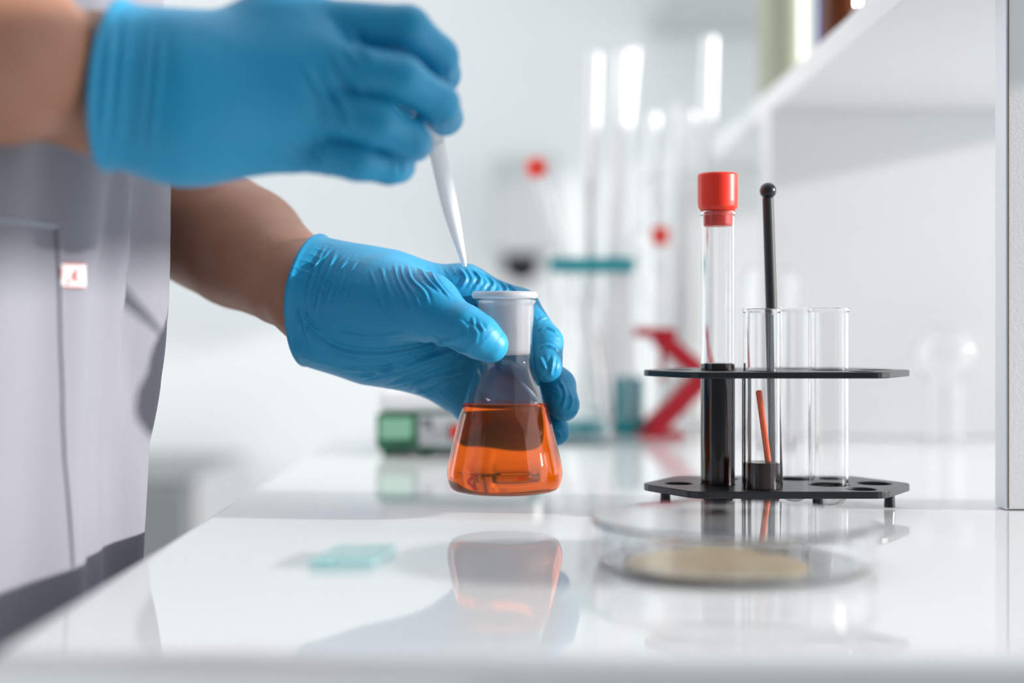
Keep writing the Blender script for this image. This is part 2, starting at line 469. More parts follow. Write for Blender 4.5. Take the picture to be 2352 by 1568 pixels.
# wall cabinet far behind
wc = thing('wall_cabinet', (.75, 2.4, 1.50), 'pale grey wall cabinet hung on the far wall above the glassware', 'cabinet')
mkbox('body', .245, 1.30, 2.24, 2.598, 1.525, 2.25, M['grey'], wc, bevel=.003)
for k in range(2):
    dr = mkbox('door', .25 + k * .525, .765 + k * .525, 2.222, 2.239, 1.535, 2.24, M['panel'], wc, bevel=.002)
    mkbox('handle', .70 + k * .12, .712 + k * .12, 2.200, 2.222, 1.57, 1.69, M['grey'], dr, bevel=.002)

# wall mounted grey dispenser with a black knob
wd = thing('wall_dispenser', (.02, 2.55, 1.06), 'grey wall box with a black knob below it, on the far wall', 'dispenser')
mkbox('body', -.036, .085, 2.50, 2.598, ZC + .125, ZC + .295, M['grey'], wd, bevel=.006)
mkbox('back_plate', -.030, .080, 2.56, 2.598, ZC + .06, ZC + .1245, M['white'], wd, bevel=.004)
V, F = lathe([(0, 0), (.010, 0), (.010, .008), (.031, .012), (.034, .020), (.030, .030), (0, .034)], (.0165, 2.559, ZC + .108), (0, -1, 0), 32)
link('knob', V, F, M['black'], wd)

# low dark cabinet in the background at left
lc = thing('storage_cabinet', (-.62, 2.3, 0), 'dark grey low cabinet far behind, between the coat and the worktop', 'cabinet')
mkbox('body', -.80, -.475, 2.15, 2.55, 0.06, .765, M['midgrey'], lc, bevel=.006)
dr = mkbox('door', -.79, -.485, 2.132, 2.149, .08, .75, M['midgrey'], lc, bevel=.003)
mkbox('handle', -.52, -.505, 2.115, 2.132, .50, .62, M['grey'], dr, bevel=.002)
mkbox('plinth', -.78, -.495, 2.18, 2.53, 0.0, .0595, M['black'], lc)

# ------------------------------------------------------------------ flask
FX, FY, FZ = -.0037, .72, ZC - .0844
fl = thing('erlenmeyer_flask', (FX, FY, FZ), 'small conical glass flask half full of orange liquid held by the lower gloved hand', 'flask')
outer = smoothed([(.0225, 0), (.0268, .0016), (.0289, .0058), (.0292, .0110), (.0276, .0195), (.0241, .0340), (.0211, .0448), (.0176, .0560),
                  (.0152, .0640), (.0147, .0690), (.0148, .0800), (.0149, .0940)], 5) + [(.0155, .0952), (.0158, .0962), (.0155, .0970)]
V, F = lathe(vessel(outer, .0012, .0016), (FX, FY, FZ), n=96); link('glass_body', V, F, M['glass'], fl)
inner = [(r - .0012 + .00012, h) for r, h in outer if .0016 <= h <= .0447]
lp = [(0, .0015), (inner[0][0], .0015)] + inner + [(inner[-1][0] - .0002, .0448), (0, .0447)]
V, F = lathe(lp, (FX, FY, FZ), n=96); o = link('liquid', V, F, M['liquid'], fl); o['label'] = 'clear orange liquid'
sp = [(0, .0690), (.0118, .0690), (.0126, .0694), (.0129, .0702), (.0134, .0972), (.0150, .0973), (.0164, .0978), (.0167, .0990), (.0165, .1006), (.0158, .1010), (.0150, .1006),
      (.0124, .0985), (.0119, .0712), (0, .0706)]
V, F = lathe(sp, (FX, FY, FZ), n=96); o = link('stopper', V, F, M['milky'], fl); o['label'] = 'milky white plastic stopper'

# ------------------------------------------------------------------ person
person = thing('person', (-.31, .68, 0), 'person in grey lab coat and blue gloves dripping liquid from a pipette toward a flask', 'person')
def body_sdf():
    hl = hand_sdf(LH, .0045); hr = hand_sdf(RH, .0050)
    segs = [ # torso
        ((-.315, .61, .98), (-.315, .61, 1.36), .085, .080), ((-.315, .75, .98), (-.315, .75, 1.36), .085, .080),
        ((-.315, .54, 1.385), (-.315, .82, 1.385), .060, .060), ((-.315, .68, 1.38), (-.295, .68, 1.52), .058, .052)]
    RS = np.array((-.315, .505, 1.375)); RE = np.array((-.395, .445, 1.115)); LS = np.array((-.315, .855, 1.375)); LE = LW + LAX * .25
    f_l = [(LS, .052), (LE, .043), (P(420, 487, .84), .0385), (P(560, 570, .797), .0345), (LW + LAX * .022, .0258), (LW, .0228), (P(775, 694, .752), .0180)]
    f_r = [(RS, .052), (RE, .044), (P(0, 124, .537), .0338), (RW + RCUT * .024, .0258), (RW, .0226), (P(340, 200, .568), .0200)]
    def f(p):
        d = None
        for a, b, ra, rb in segs:
            e = rc(p, np.array(a), np.array(b), ra, rb); d = e if d is None else smin(d, e, .03)
        d = smin(d, chain(p, f_l, .004), .03); d = smin(d, chain(p, f_r, .004), .03)
        d = smin(d, hl(p), .004); d = smin(d, hr(p), .004)
        # head, turned toward the flask
        c = np.array((-.275, .68, 1.625)); q = (p - c) / np.array((.098, .076, .118)); hd = (np.sqrt((q * q).sum(1)) - 1) * .08
        hd = smin(hd, rc(p, np.array((-.235, .68, 1.555)), np.array((-.21, .68, 1.535)), .045, .030), .02)   # jaw
        hd = smin(hd, rc(p, np.array((-.182, .68, 1.635)), np.array((-.160, .68, 1.597)), .008, .013), .010)  # nose
        for s in (-1, 1):
            hd = smin(hd, rc(p, np.array((-.278, .68 + s * .078, 1.600)), np.array((-.284, .68 + s * .083, 1.635)), .008, .011), .006)  # ears
            hd = smin(hd, rc(p, np.array((-.186, .68 + s * .018, 1.648)), np.array((-.198, .68 + s * .045, 1.650)), .008, .007), .010)  # brow
            e = np.sqrt(((p - np.array((-.180, .68 + s * .031, 1.628))) ** 2).sum(1)) - .009
            hd = -smin(-hd, e, .008)                                                                     # eye sockets
        hd = smin(hd, rc(p, np.array((-.176, .664, 1.567)), np.array((-.176, .696, 1.567)), .006, .006), .006)   # mouth
        return smin(d, hd, .02)
    return f
bf = body_sdf()
V, F = sdf_mesh(bf, (-.50, .36, .86), (.08, 1.02, 1.78), .0026)
N = vnormals(V, F)
V = V + N * (.0005 * wobble(V, 70, 21) + .0003 * wobble(V, 150, 22))[:, None]
link('body', V, F, M['skin'], person)
def hair_f(p):
    c = np.array((-.287, .68, 1.640)); q = (p - c) / np.array((.103, .083, .115)); hd = (np.sqrt((q * q).sum(1)) - 1) * .085
    cut = (p[:, 0] + .235) * .8 - (p[:, 2] - 1.655) * .75
    return np.maximum(hd, cut)
V, F = sdf_mesh(hair_f, (-.42, .58, 1.50), (-.15, .78, 1.78), .003); link('hair', V, F, M['hair'], person)

TH = np.array((.86, 0, -.5)); 
cr_l = [(p, a, w) for p, a, w in (
    ([(935, 606), (945, 640), (975, 672), (985, 700)], .0008, .0008), ([(905, 605), (915, 645), (940, 690), (950, 715)], .0007, .0008),
    ([(875, 612), (890, 660), (915, 705)], .0006, .0009), ([(960, 612), (985, 645), (1015, 672)], .0009, .0008),
    ([(920, 606), (928, 640), (956, 682), (966, 706)], .0006, .0006), ([(850, 620), (868, 668), (895, 715)], .0005, .0009), ([(985, 618), (1005, 650), (1035, 685)], .0008, .0008),
    ([(748, 566), (722, 620), (702, 700)], .0009, .0010), ([(772, 580), (748, 640), (722, 720)], .0010, .0010), ([(797, 596), (772, 640), (748, 700)], .0009, .0010),
    ([(742, 772), (704, 740), (680, 700)], .0009, .0010), ([(712, 790), (698, 745), (688, 690)], .0008, .0010), ([(760, 570), (735, 602), (694, 640)], .0008, .0009), ([(820, 600), (800, 640), (790, 690)], .0007, .0010),
    ([(1056, 616), (1070, 640), (1056, 662)], .0009, .0009), ([(1085, 618), (1104, 642), (1085, 668)], .0010, .0009), ([(1110, 626), (1134, 652), (1112, 678)], .0009, .0009), ([(1140, 640), (1164, 664), (1150, 682)], .0009, .0009), ([(1166, 652), (1188, 672)], .0008, .0008),
    ([(1236, 735), (1258, 728), (1278, 742)], .0006, .0008), ([(1234, 760), (1258, 752), (1282, 766)], .0007, .0008), ([(1238, 800), (1260, 793), (1284, 805)], .0008, .0009), ([(1240, 818), (1254, 848)], .0007, .0009), ([(1272, 815), (1264, 862)], .0008, .0009),
    ([(1286, 872), (1300, 905), (1290, 940)], .0007, .0009), ([(1304, 884), (1314, 920), (1306, 948)], .0006, .0009), ([(1262, 985), (1280, 990), (1290, 1008)], .0006, .0008),
    ([(745, 792), (850, 815), (960, 800), (1078, 772)], .0013, .0016), ([(790, 848), (900, 850), (1000, 820), (1080, 800)], .0013, .0015), ([(890, 886), (1000, 855), (1075, 832)], .0014, .0014), ([(945, 900), (978, 872), (1070, 852)], .0015, .0012),
    ([(960, 905), (1000, 893), (1055, 868)], .0012, .0012), ([(830, 868), (870, 858), (930, 832)], .0010, .0012), ([(760, 760), (850, 775), (930, 765)], .0008, .0013), ([(720, 770), (770, 800), (840, 820)], .0009, .0012),
    ([(990, 770), (1040, 800), (1085, 812)], .0008, .0010), ([(1050, 735), (1072, 752), (1068, 782)], .0005, .0008), ([(1075, 745), (1095, 762), (1090, 792)], .0005, .0008), ([(1100, 742), (1112, 760)], .0006, .0007), ([(1085, 728), (1090, 752)], .0006, .0007))]
cr_r = [([(640, 335), (690, 365), (700, 402)], .0010, .0012), ([(665, 325), (715, 360), (725, 398)], .0010, .0012), ([(690, 318), (735, 352), (745, 392)], .0010, .0011),
    ([(745, 180), (790, 240), (815, 285)], .0010, .0014), ([(728, 200), (770, 260), (795, 305)], .0009, .0013), ([(762, 120), (806, 180), (845, 225)], .0010, .0014), ([(790, 60), (830, 110), (868, 150)], .0009, .0014), ([(700, 150), (745, 230), (770, 290)], .0008, .0016),
    ([(258, 30), (244, 180), (230, 345)], .0008, .0014), ([(296, 40), (281, 190), (270, 360)], .0008, .0013), ([(345, 50), (330, 200), (315, 368)], .0010, .0013), ([(372, 60), (358, 200), (346, 376)], .0007, .0013), ([(320, 50), (306, 190), (292, 360)], .0006, .0012),
    ([(1034, 140), (1030, 172), (1040, 195)], .0006, .0008), ([(1024, 262), (1018, 300)], .0007, .0009), ([(1040, 262), (1036, 296)], .0006, .0008), ([(955, 312), (965, 346)], .0007, .0009), ([(922, 362), (928, 400)], .0007, .0008), ([(900, 365), (906, 405)], .0005, .0009)]
wr_l = [ # centre, reach, direction across the folds, spacing, height, seed, warp
    (P(955, 660, .725), .016, (.95, -.2, -.25), .0019, .0011, 31, .9),
    (P(880, 640, .735), .020, (.9, -.2, -.40), .0030, .0009, 32, 1.1),
    (P(1030, 700, .705), .012, (.8, -.2, -.55), .0022, .0008, 33, .8),
    (P(1095, 755, .690), .012, (.75, 0, -.6), .0045, .0006, 34, 1.3),
    (P(760, 620, .735), .022, (.35, 0, .9), .0040, .0012, 35, 1.4),
    (P(720, 730, .735), .026, (.45, 0, -.85), .0055, .0012, 36, 1.5),
    (P(860, 830, .735), .028, (.35, .1, .93), .0052, .0014, 37, 1.3),
    (P(980, 850, .745), .026, (.55, .1, .83), .0044, .0014, 38, 1.3),
    (P(1080, 640, .738), .018, (.75, -.1, .5), .0030, .0011, 39, 1.0),
    (P(1180, 675, .738), .016, (.8, -.1, .45), .0026, .0009, 40, 1.1),
    (P(1255, 740, .725), .016, (.3, 0, .95), .0028, .0009, 41, 1.3),
    (P(1262, 830, .715), .014, (.6, 0, .7), .0034, .0009, 42, 1.8),
    (P(1290, 900, .735), .016, (.5, 0, .85), .0032, .0008, 43, 1.6)]
build_glove('glove', LH, LW, LCUT, wr_l, cr_l, person, .00058, 'blue nitrile glove on the lower hand, wrinkled')
wr_r = [
    (P(290, 190, .545), .035, (1, 0, .05), .0046, .0007, 51, .7),
    (P(770, 230, .570), .030, (.45, 0, .9), .0062, .0007, 52, 1.0),
    (P(700, 370, .575), .020, (.9, 0, -.35), .0040, .0007, 53, 1.0),
    (P(840, 190, .570), .018, (.5, 0, .85), .0050, .0007, 54, 1.0),
    (P(935, 380, .590), .012, (1, 0, 0), .0030, .0007, 55, .8),
    (P(1010, 270, .590), .014, (.8, 0, -.6), .0034, .0007, 56, .8)]
build_glove('glove', RH, RW, RCUT, wr_r, cr_r, person, .0008, 'blue nitrile glove on the raised hand, smoother')

# coat ---------------------------------------------------------------------------------------------
CZ = [.58, .70, .873, .9375, .965, 1.038, 1.08, 1.167, 1.30, 1.375, 1.42, 1.455, 1.465]
CSH = [-.016, -.013, -.0105, -.009, -.0065, -.002, 0, -.004, -.008, -.02, -.045, -.09, -.10]       # front moves with height
CB = [.185, .18, .175, .172, .171, .172, .174, .178, .187, .185, .15, .085, .078]                # half width (depth axis)
CA = [.140, .137, .134, .133, .133, .133, .134, .134, .132, .120, .10, .082, .075]
def coat_pt(th, z, off=0.0):
    a = np.interp(z, CZ, CA) + off; b = np.interp(z, CZ, CB) + off
    xc = -.3155; front = np.interp(z, CZ, CSH); n = 2.6
    c, s = math.cos(th), math.sin(th)
    x = xc + a * math.copysign(abs(c) ** (2 / n), c); y = .68 + b * math.copysign(abs(s) ** (2 / n), s)
    if c > 0: x += front * c
    # soft folds running down the cloth
    g = .0045 * math.sin(y * 62 + 3.2 * (z - 1.0) + 1.5 * math.sin(z * 9)) + .0024 * math.sin(y * 131 - 4 * z) + .0018 * math.sin(z * 23 + y * 30)
    dg = (y - .655) + (z - 1.05) * .35
    g += .0075 * math.exp(-(dg / .010) ** 2) * math.exp(-((z - 1.05) / .10) ** 2) - .0030 * math.exp(-((dg - .016) / .009) ** 2) * math.exp(-((z - 1.05) / .10) ** 2)
    dg2 = (y - .735) - (z - 1.03) * .22
    g += .0060 * math.exp(-(dg2 / .012) ** 2) * math.exp(-((z - 1.0) / .12) ** 2)
    k = 1 if c > 0 else .5
    return np.array((x + g * k * max(.25, abs(c)) * (1 if c > 0 else -1), y + g * .6 * math.copysign(abs(s), s), z))
def coat_mesh():
    nz, nt = 190, 260; V = []; F = []
    zs = np.interp(np.linspace(0, 1, nz), [0, .12, .78, 1], [.58, .80, 1.20, 1.465])
    for z in zs:
        for k in range(nt): V.append(coat_pt(2 * PI * k / nt, float(z)))
    for i in range(nz - 1):
        for k in range(nt):
            k2 = (k + 1) % nt; F.append((i * nt + k, i * nt + k2, (i + 1) * nt + k2, (i + 1) * nt + k))
    s = Shape(); s.add(V, F)
    return s
cs = coat_mesh()
def sleeve(p, q, r0, r1):
    V, F = lathe([(r0, 0), (r0 * 1.02, .03), (r1 * 1.03, .7), (r1, 1.0)], (0, 0, 0), np.asarray(q) - np.asarray(p), 40)
    L = np.linalg.norm(np.asarray(q) - np.asarray(p)); a = (np.asarray(q) - np.asarray(p)) / L
    V = np.array(V); t = V @ a; V = V + (t * (L - 1))[:, None] * a + np.asarray(p); return V, F
cs.add(*sleeve((-.315, .535, 1.372), (-.362, .470, 1.225), .070, .068)); cs.add(*sleeve((-.315, .825, 1.372), (-.295, .888, 1.235), .070, .068))
coat = cs.link('lab_coat', M['cloth'], person)
so = coat.modifiers.new('thick', 'SOLIDIFY'); so.thickness = .0012; so.offset = 1
# front seam, pocket and tag on the coat, all following the cloth
def on_coat(px, z_or_py, off=0.0015):
    """cloth point seen at that pixel, found by walking round the coat at the right height"""
    best = None
    for th in np.linspace(-1.25, .9, 430):
        z = ZC
        for _ in range(3):
            q = coat_pt(th, z); z = ZC + (HY - z_or_py) / FPX * q[1]
        q = coat_pt(th, z); e = abs(CX + q[0] / q[1] * FPX - px)
        if best is None or e < best[0]: best = (e, th, z)
    return coat_pt(best[1], best[2], off), best[1], best[2]
def strip(name, pts_px, w, material, parent, off=.0016, t=.0006):
    th = [on_coat(px, py)[1:] for px, py in pts_px]; V = []; F = []
    T = np.array(th); m = 60
    tt = np.linspace(0, len(T) - 1, m)
    for u in tt:
        a = np.interp(u, range(len(T)), T[:, 0]); z = np.interp(u, range(len(T)), T[:, 1])
        u2 = min(u + .05, len(T) - 1); u1 = u2 - .05
        d = coat_pt(np.interp(u2, range(len(T)), T[:, 0]), np.interp(u2, range(len(T)), T[:, 1])) - coat_pt(np.interp(u1, range(len(T)), T[:, 0]), np.interp(u1, range(len(T)), T[:, 1]))
        d /= np.linalg.norm(d); n = coat_pt(a, z, .001) - coat_pt(a, z); n /= np.linalg.norm(n); sd = np.cross(d, n)
        c = coat_pt(a, z) + n * off
        for (sx, nx) in ((-.5, 0), (-.35, 1), (.35, 1), (.5, 0)): V.append(c + sd * w * sx + n * (t * nx))
    for i in range(m - 1):
        for k in range(3): F.append((i * 4 + k, i * 4 + k + 1, i * 4 + k + 5, i * 4 + k + 4))
    return link(name, V, F, material, parent)
strip('front_seam', [(128, 520), (133, 640), (138, 800), (143, 950), (152, 1120), (165, 1300)], .0022, M['cloth'], coat)
strip('pocket_hem', [(-60, 500), (0, 506), (60, 512), (127, 520)], .0022, M['thread'], coat)
# tag: a small square woven label with a stroke mark
def tag_patch(name, rect, off, material, parent, nx=10, nz=10, quad=None):
    x0, y0, x1, y1 = rect; V = []; F = []
    (qa, a0, z0), (qb, a1, z1) = on_coat(x0, y0), on_coat(x1, y1)
    for j in range(nz + 1):
        for i in range(nx + 1):
            if quad is None: u, v = i / nx, j / nz
            else:
                u0, v0 = i / nx, j / nz
                (ax, ay), (bx, by), (cx, cy), (dx, dy) = quad
                u = (ax * (1 - u0) + bx * u0) * (1 - v0) + (dx * (1 - u0) + cx * u0) * v0
                v = (ay * (1 - u0) + by * u0) * (1 - v0) + (dy * (1 - u0) + cy * u0) * v0
            V.append(coat_pt(a0 + (a1 - a0) * u, z0 + (z1 - z0) * v, off))
    for j in range(nz):
        for i in range(nx): F.append((j * (nx + 1) + i, j * (nx + 1) + i + 1, (j + 1) * (nx + 1) + i + 1, (j + 1) * (nx + 1) + i))
    o = link(name, V, F, material, parent)
    s2 = o.modifiers.new('thick', 'SOLIDIFY'); s2.thickness = .0005; s2.offset = 0
    return o
tag_patch('label_tag', (131, 603, 188, 661), .0024, M['tag'], coat)['label'] = 'small white square tag with a red stroke mark'
def stroke(rect, a, b, w):
    a = np.array(a); b = np.array(b); d = (b - a) / np.linalg.norm(b - a); n = np.array((-d[1], d[0])) * w / 2
    q = [tuple(a - n), tuple(b - n), tuple(b + n), tuple(a + n)]
    return q
MK = Shape()
for a, b, w in (((.62, .28), (.44, .60), .10), ((.52, .46), (.61, .78), .10), ((.38, .68), (.22, .82), .10), ((.06, .03), (.94, .03), .05), ((.06, .97), (.94, .97), .05), ((.03, .2), (.03, .6), .05)):
    o = tag_patch('tag_mark', (131, 603, 188, 661), .0029, M['tagred'], coat, 4, 2, stroke(None, a, b, w))

# trousers and shoes, below the worktop
ts = Shape()
for s in (-1, 1):
    V, F = lathe([(.06, .07), (.072, .10), (.082, .45), (.098, .75), (.10, .95), (0, .96)], (-.32, .68 + s * .085, 0), n=40); ts.add(V, F)
ts.link('trousers', M['trousers'], person)
for s in (-1, 1):
    pr = [(0, 0), (.044, 0), (.047, .012), (.045, .035), (.034, .06), (0, .068)]
    V, F = lathe(pr, (0, 0, 0), n=40); V = np.array(V); V[:, 0] = V[:, 0] * 3.0 - .26; V[:, 1] += .68 + s * .085
    V[:, 2] *= np.where(V[:, 0] > -.22, .8, 1.0) ; link('shoe', V, F, M['shoe'], person)

# ------------------------------------------------------------------ pipette in the raised hand
pt = [P(930, 140, .6235), P(980, 255, .6325), P(1000, 318, .640), P(1017, 400, .655), P(1037, 490, .672), P(1062, 588, .695), P(1067, 609, .701)]
pr_ = [.0062, .0062, .0040, .0040, .0036, .0017, .0012]
pp = thing('plastic_pipette', pt[-1], 'white translucent plastic dropper pipette hanging from the raised gloved hand', 'pipette')
def tube_path(pts, rads, n=28):
    pts = [np.asarray(p) for p in pts]; V = []; F = []
    for i, (p, r) in enumerate(zip(pts, rads)):
        d = pts[min(i + 1, len(pts) - 1)] - pts[max(i - 1, 0)]
        u, v, a = frame_for(d)
        for k in range(n): V.append(p + (u * math.cos(2 * PI * k / n) + v * math.sin(2 * PI * k / n)) * r)
    for i in range(len(pts) - 1):
        for k in range(n):
            k2 = (k + 1) % n; F.append((i * n + k, i * n + k2, (i + 1) * n + k2, (i + 1) * n + k))
    F.append(tuple(range(n))[::-1]); F.append(tuple((len(pts) - 1) * n + k for k in range(n)))
    return V, F
def refine(pts, rads, n=8):
    A = [np.append(p, r) for p, r in zip(pts, rads)]; S = smoothed(A, n); return [np.array(s[:3]) for s in S], [max(s[3], .0003) for s in S]
q, r = refine(pt[2:], pr_[2:]); V, F = tube_path(q, r); link('stem', V, F, M['pipette'], pp)
q, r = refine([pt[0] - (pt[1] - pt[0]) * .06, pt[0], pt[1], pt[2]], [.0035, .0062, .0062, .0042]); V, F = tube_path(q, r); link('bulb', V, F, M['pipette'], pp)

# ------------------------------------------------------------------ test tube rack and its tubes
RX, RY = .138, .742
rk = thing('test_tube_rack', (RX, RY, ZT), 'black test tube rack with two plates and a ball topped handle on the worktop', 'rack')
T_TALL = (.1068, .738); T_FRONT = (.1262, .719); T_BACK = (.1515, .764); T_SIDE = (.1640, .737)
ZU, ZL = ZC - .0252, ZC - .0846
outl = []
hexa = [(.0702, .0), (.047, .037), (-.047, .037), (-.0702, .0), (-.047, -.037), (.047, -.037)]
for i in range(6):                                  # rounded corners
    p0 = np.array(hexa[i - 1]); p1 = np.array(hexa[i]); p2 = np.array(hexa[(i + 1) % 6])
    a = p1 + (p0 - p1) / np.linalg.norm(p0 - p1) * .006; b = p1 + (p2 - p1) / np.linalg.norm(p2 - p1) * .006
    for t in np.linspace(0, 1, 6): c = (1 - t) ** 2 * a + 2 * t * (1 - t) * p1 + t * t * b; outl.append((RX + c[0], RY + c[1]))
holes = [(T_TALL[0], T_TALL[1], .0098), (T_FRONT[0], T_FRONT[1], .0100), (T_BACK[0], T_BACK[1], .0100), (T_SIDE[0], T_SIDE[1], .0110),
         (.189, .742, .0095), (.172, .766, .0085), (.113, .764, .0090), (.087, .742, .0080), (.176, .716, .0080)]
plate_with_holes('upper_plate', outl, holes, ZU - .0016, ZU + .0016, M['black'], rk)
plate_with_holes('lower_plate', outl, holes, ZL - .0018, ZL + .0018, M['black'], rk)
hp0 = np.array((.1385, .7430, ZL + .001)); hp1 = np.array((.1332, .7400, ZC + .0655))
V, F = rod(hp0, hp1, .0031, .0029); hd = link('handle_post', V, F, M['blackmatt'], rk)
V, F = lathe([(0, -.0043)] + [(.0043 * math.sin(t), -.0043 * math.cos(t)) for t in np.linspace(.2, PI - .2, 16)] + [(0, .0043)], hp1 + np.array((0, 0, .004)), n=32); link('ball_knob', V, F, M['black'], hd)
for (lx, ly) in ((.1218, .7425),):
    V, F = rod((lx, ly, ZT + .001), (lx, ly, ZU - .002), .0018, n=16, round_end=False); link('support_column', V, F, M['black'], rk)

for (lx, ly) in ((.1220, .7425), (.1562, .7265), (.080, .742), (.197, .742)):
    V, F = rod((lx, ly, ZT + .0008), (lx, ly, ZL - .001), .0030, .0024, n=16, round_end=False); link('foot', V, F, M['black'], rk)

def tube(name, x, y, r, z0, z1, label, cat='test tube', wall=.0009, group=None, lip=.0006, axis=None, material=None):
    t = thing(name, (x, y, z0), label, cat, group)
    L = z1 - z0
    outer = [(r * math.sin(a), r - r * math.cos(a)) for a in np.linspace(.12, PI / 2, 10)] + [(r, L * .5), (r, L - .002), (r + lip, L - .0012), (r + lip, L - .0004), (r + lip * .6, L)]
    prof = [(0, 0)] + outer + [(r - wall, L - .0003), (r - wall, L * .5)] + [((r - wall) * math.sin(a), r - (r - wall) * math.cos(a)) for a in np.linspace(PI / 2, .12, 10)] + [(0, wall)]
    ax = axis if axis is not None else (0, 0, 1)
    V, F = lathe(prof, (x, y, z0), ax, 48); link('glass_wall', V, F, material or M['glass'], t)
    return t
def fill(t, r, h0, h1, material, wall=.0009):
    x, y, z = ROOTLOC[t.name]; ri = r - wall + .00008
    prof = [(0, wall)] + [(ri * math.sin(a), r - ri * math.cos(a)) for a in np.linspace(.1, PI / 2, 10)] + [(ri, h1 - .0004), (ri - .0004, h1), (0, h1 - .0003)]
    V, F = lathe(prof, (x, y, z), n=48); return link('liquid', V, F, material, t)
t = tube('test_tube', *T_TALL, .0088, ZT + .0006, ZC + .0585, 'tall red capped test tube filled with black red liquid, in the black rack')
fill(t, .0088, 0, .0754, M['darkliquid'])
cz = ZC + .0510 - ROOTLOC[t.name][2]
V, F = lathe([(0, cz), (.0072, cz), (.0076, cz + .0010), (.0078, cz + .0076), (.0088, cz + .0078), (.0102, cz + .0098), (.0104, cz + .0125), (.0104, cz + .0262), (.0099, cz + .0272), (.0086, cz + .0274), (.0082, cz + .0240), (0, cz + .0238)],
             ROOTLOC[t.name], n=56); o = link('cap', V, F, M['red'], t); o['label'] = 'bright red plastic cap'
t = tube('test_tube', *T_FRONT, .0092, ZT + .0006, ZC + .0080, 'open test tube in front of the rack handle, dark residue in its base')
fill(t, .0092, 0, .026, M['darkliquid'])
t = tube('test_tube', *T_BACK, .0088, ZT + .0006, ZC + .0090, 'empty open test tube behind the black handle post')
t = tube('test_tube', *T_SIDE, .0103, ZT + .0006, ZC + .0085, 'empty wide open test tube, the rightmost one in the black rack')
so_ = thing('stirring_stick', (.1262, .719, ZT + .028), 'short orange stick standing inside the front test tube', 'stick')
V, F = rod((.1296, .7195, ZT + .0270), (.1248, .719, ZC - .034), .0016, n=16); link('shaft', V, F, M['orange'], so_)

# ------------------------------------------------------------------ petri dish
DX, DY, DR = .0888, .571, .0565
pd = thing('petri_dish', (DX, DY, ZT), 'clear round petri dish with beige agar in front of the black rack', 'petri dish')
V, F = lathe([(0, 0), (DR - .0042, 0), (DR - .003, .0006), (DR - .003, .0150), (DR - .0034, .0154), (DR - .0044, .0150), (DR - .0044, .0014), (0, .0014)], (DX, DY, ZT + .0003), n=128); link('dish', V, F, M['thinplastic'], pd)
V, F = lathe([(0, .0014), (.0345, .0014), (.0358, .0018), (.0352, .0028), (.0335, .0032), (.02, .0031), (0, .0030)], (.0795, .5555, ZT + .0004), n=96)
V = np.array(V); V[:, 2] += np.where(V[:, 2] > ZT + .0026, .0005 * np.sin(V[:, 0] * 260) * np.cos(V[:, 1] * 190), 0); o = link('agar', V, F, M['agar'], pd)
V, F = lathe([(0, .0168), (DR - .0016, .0168), (DR - .0010, .0162), (DR - .0010, .0040), (DR - .0002, .0036), (DR, .0042), (DR, .0174), (DR - .0008, .0182), (0, .0182)], (DX, DY, ZT + .0003), n=128); link('lid', V, F, M['thinplastic'], pd)

# ------------------------------------------------------------------ teal glass slide on the worktop
gs = thing('glass_slide', (-.064, .577, ZT), 'teal tinted flat glass slide lying on the worktop at the left', 'glass slide')
def slab(corners, z0, z1, bev=.0004):
    bm = bmesh.new(); vs = [bm.verts.new((x, y, z0)) for x, y in corners]; fc = bm.faces.new(vs)
    r = bmesh.ops.extrude_face_region(bm, geom=[fc])
    for v in [g for g in r['geom'] if isinstance(g, bmesh.types.BMVert)]: v.co.z = z1
    bmesh.ops.recalc_face_normals(bm, faces=bm.faces[:])
    bmesh.ops.bevel(bm, geom=bm.edges[:], offset=bev, segments=1, affect='EDGES'); bm.verts.index_update()
    V = [tuple(v.co) for v in bm.verts]; F = [tuple(v.index for v in f.verts) for f in bm.faces]; bm.free(); return V, F
V, F = slab([(-.0799, .560), (-.0550, .562), (-.0488, .600), (-.0735, .598)], ZT + .0002, ZT + .0036)
link('plate', V, F, M['tealglass'], gs, smooth=False)

# ------------------------------------------------------------------ green magnetic stirrer
HX0, HX1, HY0, HY1 = -.0985, .022, 1.03, 1.16
ms = thing('magnetic_stirrer', ((HX0 + HX1) / 2, 1.09, ZT), 'green and white magnetic stirrer hot plate behind the flask', 'stirrer')
mkbox('body', HX0, HX1, HY0, HY1, ZT + .0055, ZT + .0315, M['green'], ms, bevel=.002)
mkbox('heating_plate', HX0 + .001, HX1 - .001, HY0 + .002, HY1 - .004, ZT + .0318, ZT + .0490, M['white'], ms, bevel=.005)
mkbox('name_plate', HX0 + .003, HX0 + .026, HY0 - .0012, HY0 + .0005, ZT + .013, ZT + .0285, M['palegreen'], ms, bevel=.0004)
cp = mkbox('control_panel', HX0 + .031, HX1 - .012, HY0 - .0014, HY0 + .0005, ZT + .008, ZT + .0305, M['grey'], ms, bevel=.0004)
for i, (x, z, w, h) in enumerate(((.034, .024, .0025, .004), (.0375, .0235, .003, .005), (.0355, .0205, .0018, .003), (.039, .0200, .0022, .003))):
    mkbox('print_mark', HX0 + x, HX0 + x + w, HY0 - .0018, HY0 - .0013, ZT + z, ZT + z + h, M['darkgrey'], cp)
sw = mkbox('switch', HX0 + .053, HX0 + .066, HY0 - .003, HY0 - .0013, ZT + .0130, ZT + .0235, M['black'], ms, bevel=.0006)
mkbox('rocker', HX0 + .0545, HX0 + .0650, HY0 - .005, HY0 - .0028, ZT + .0142, ZT + .0225, M['red'], sw, bevel=.0006)
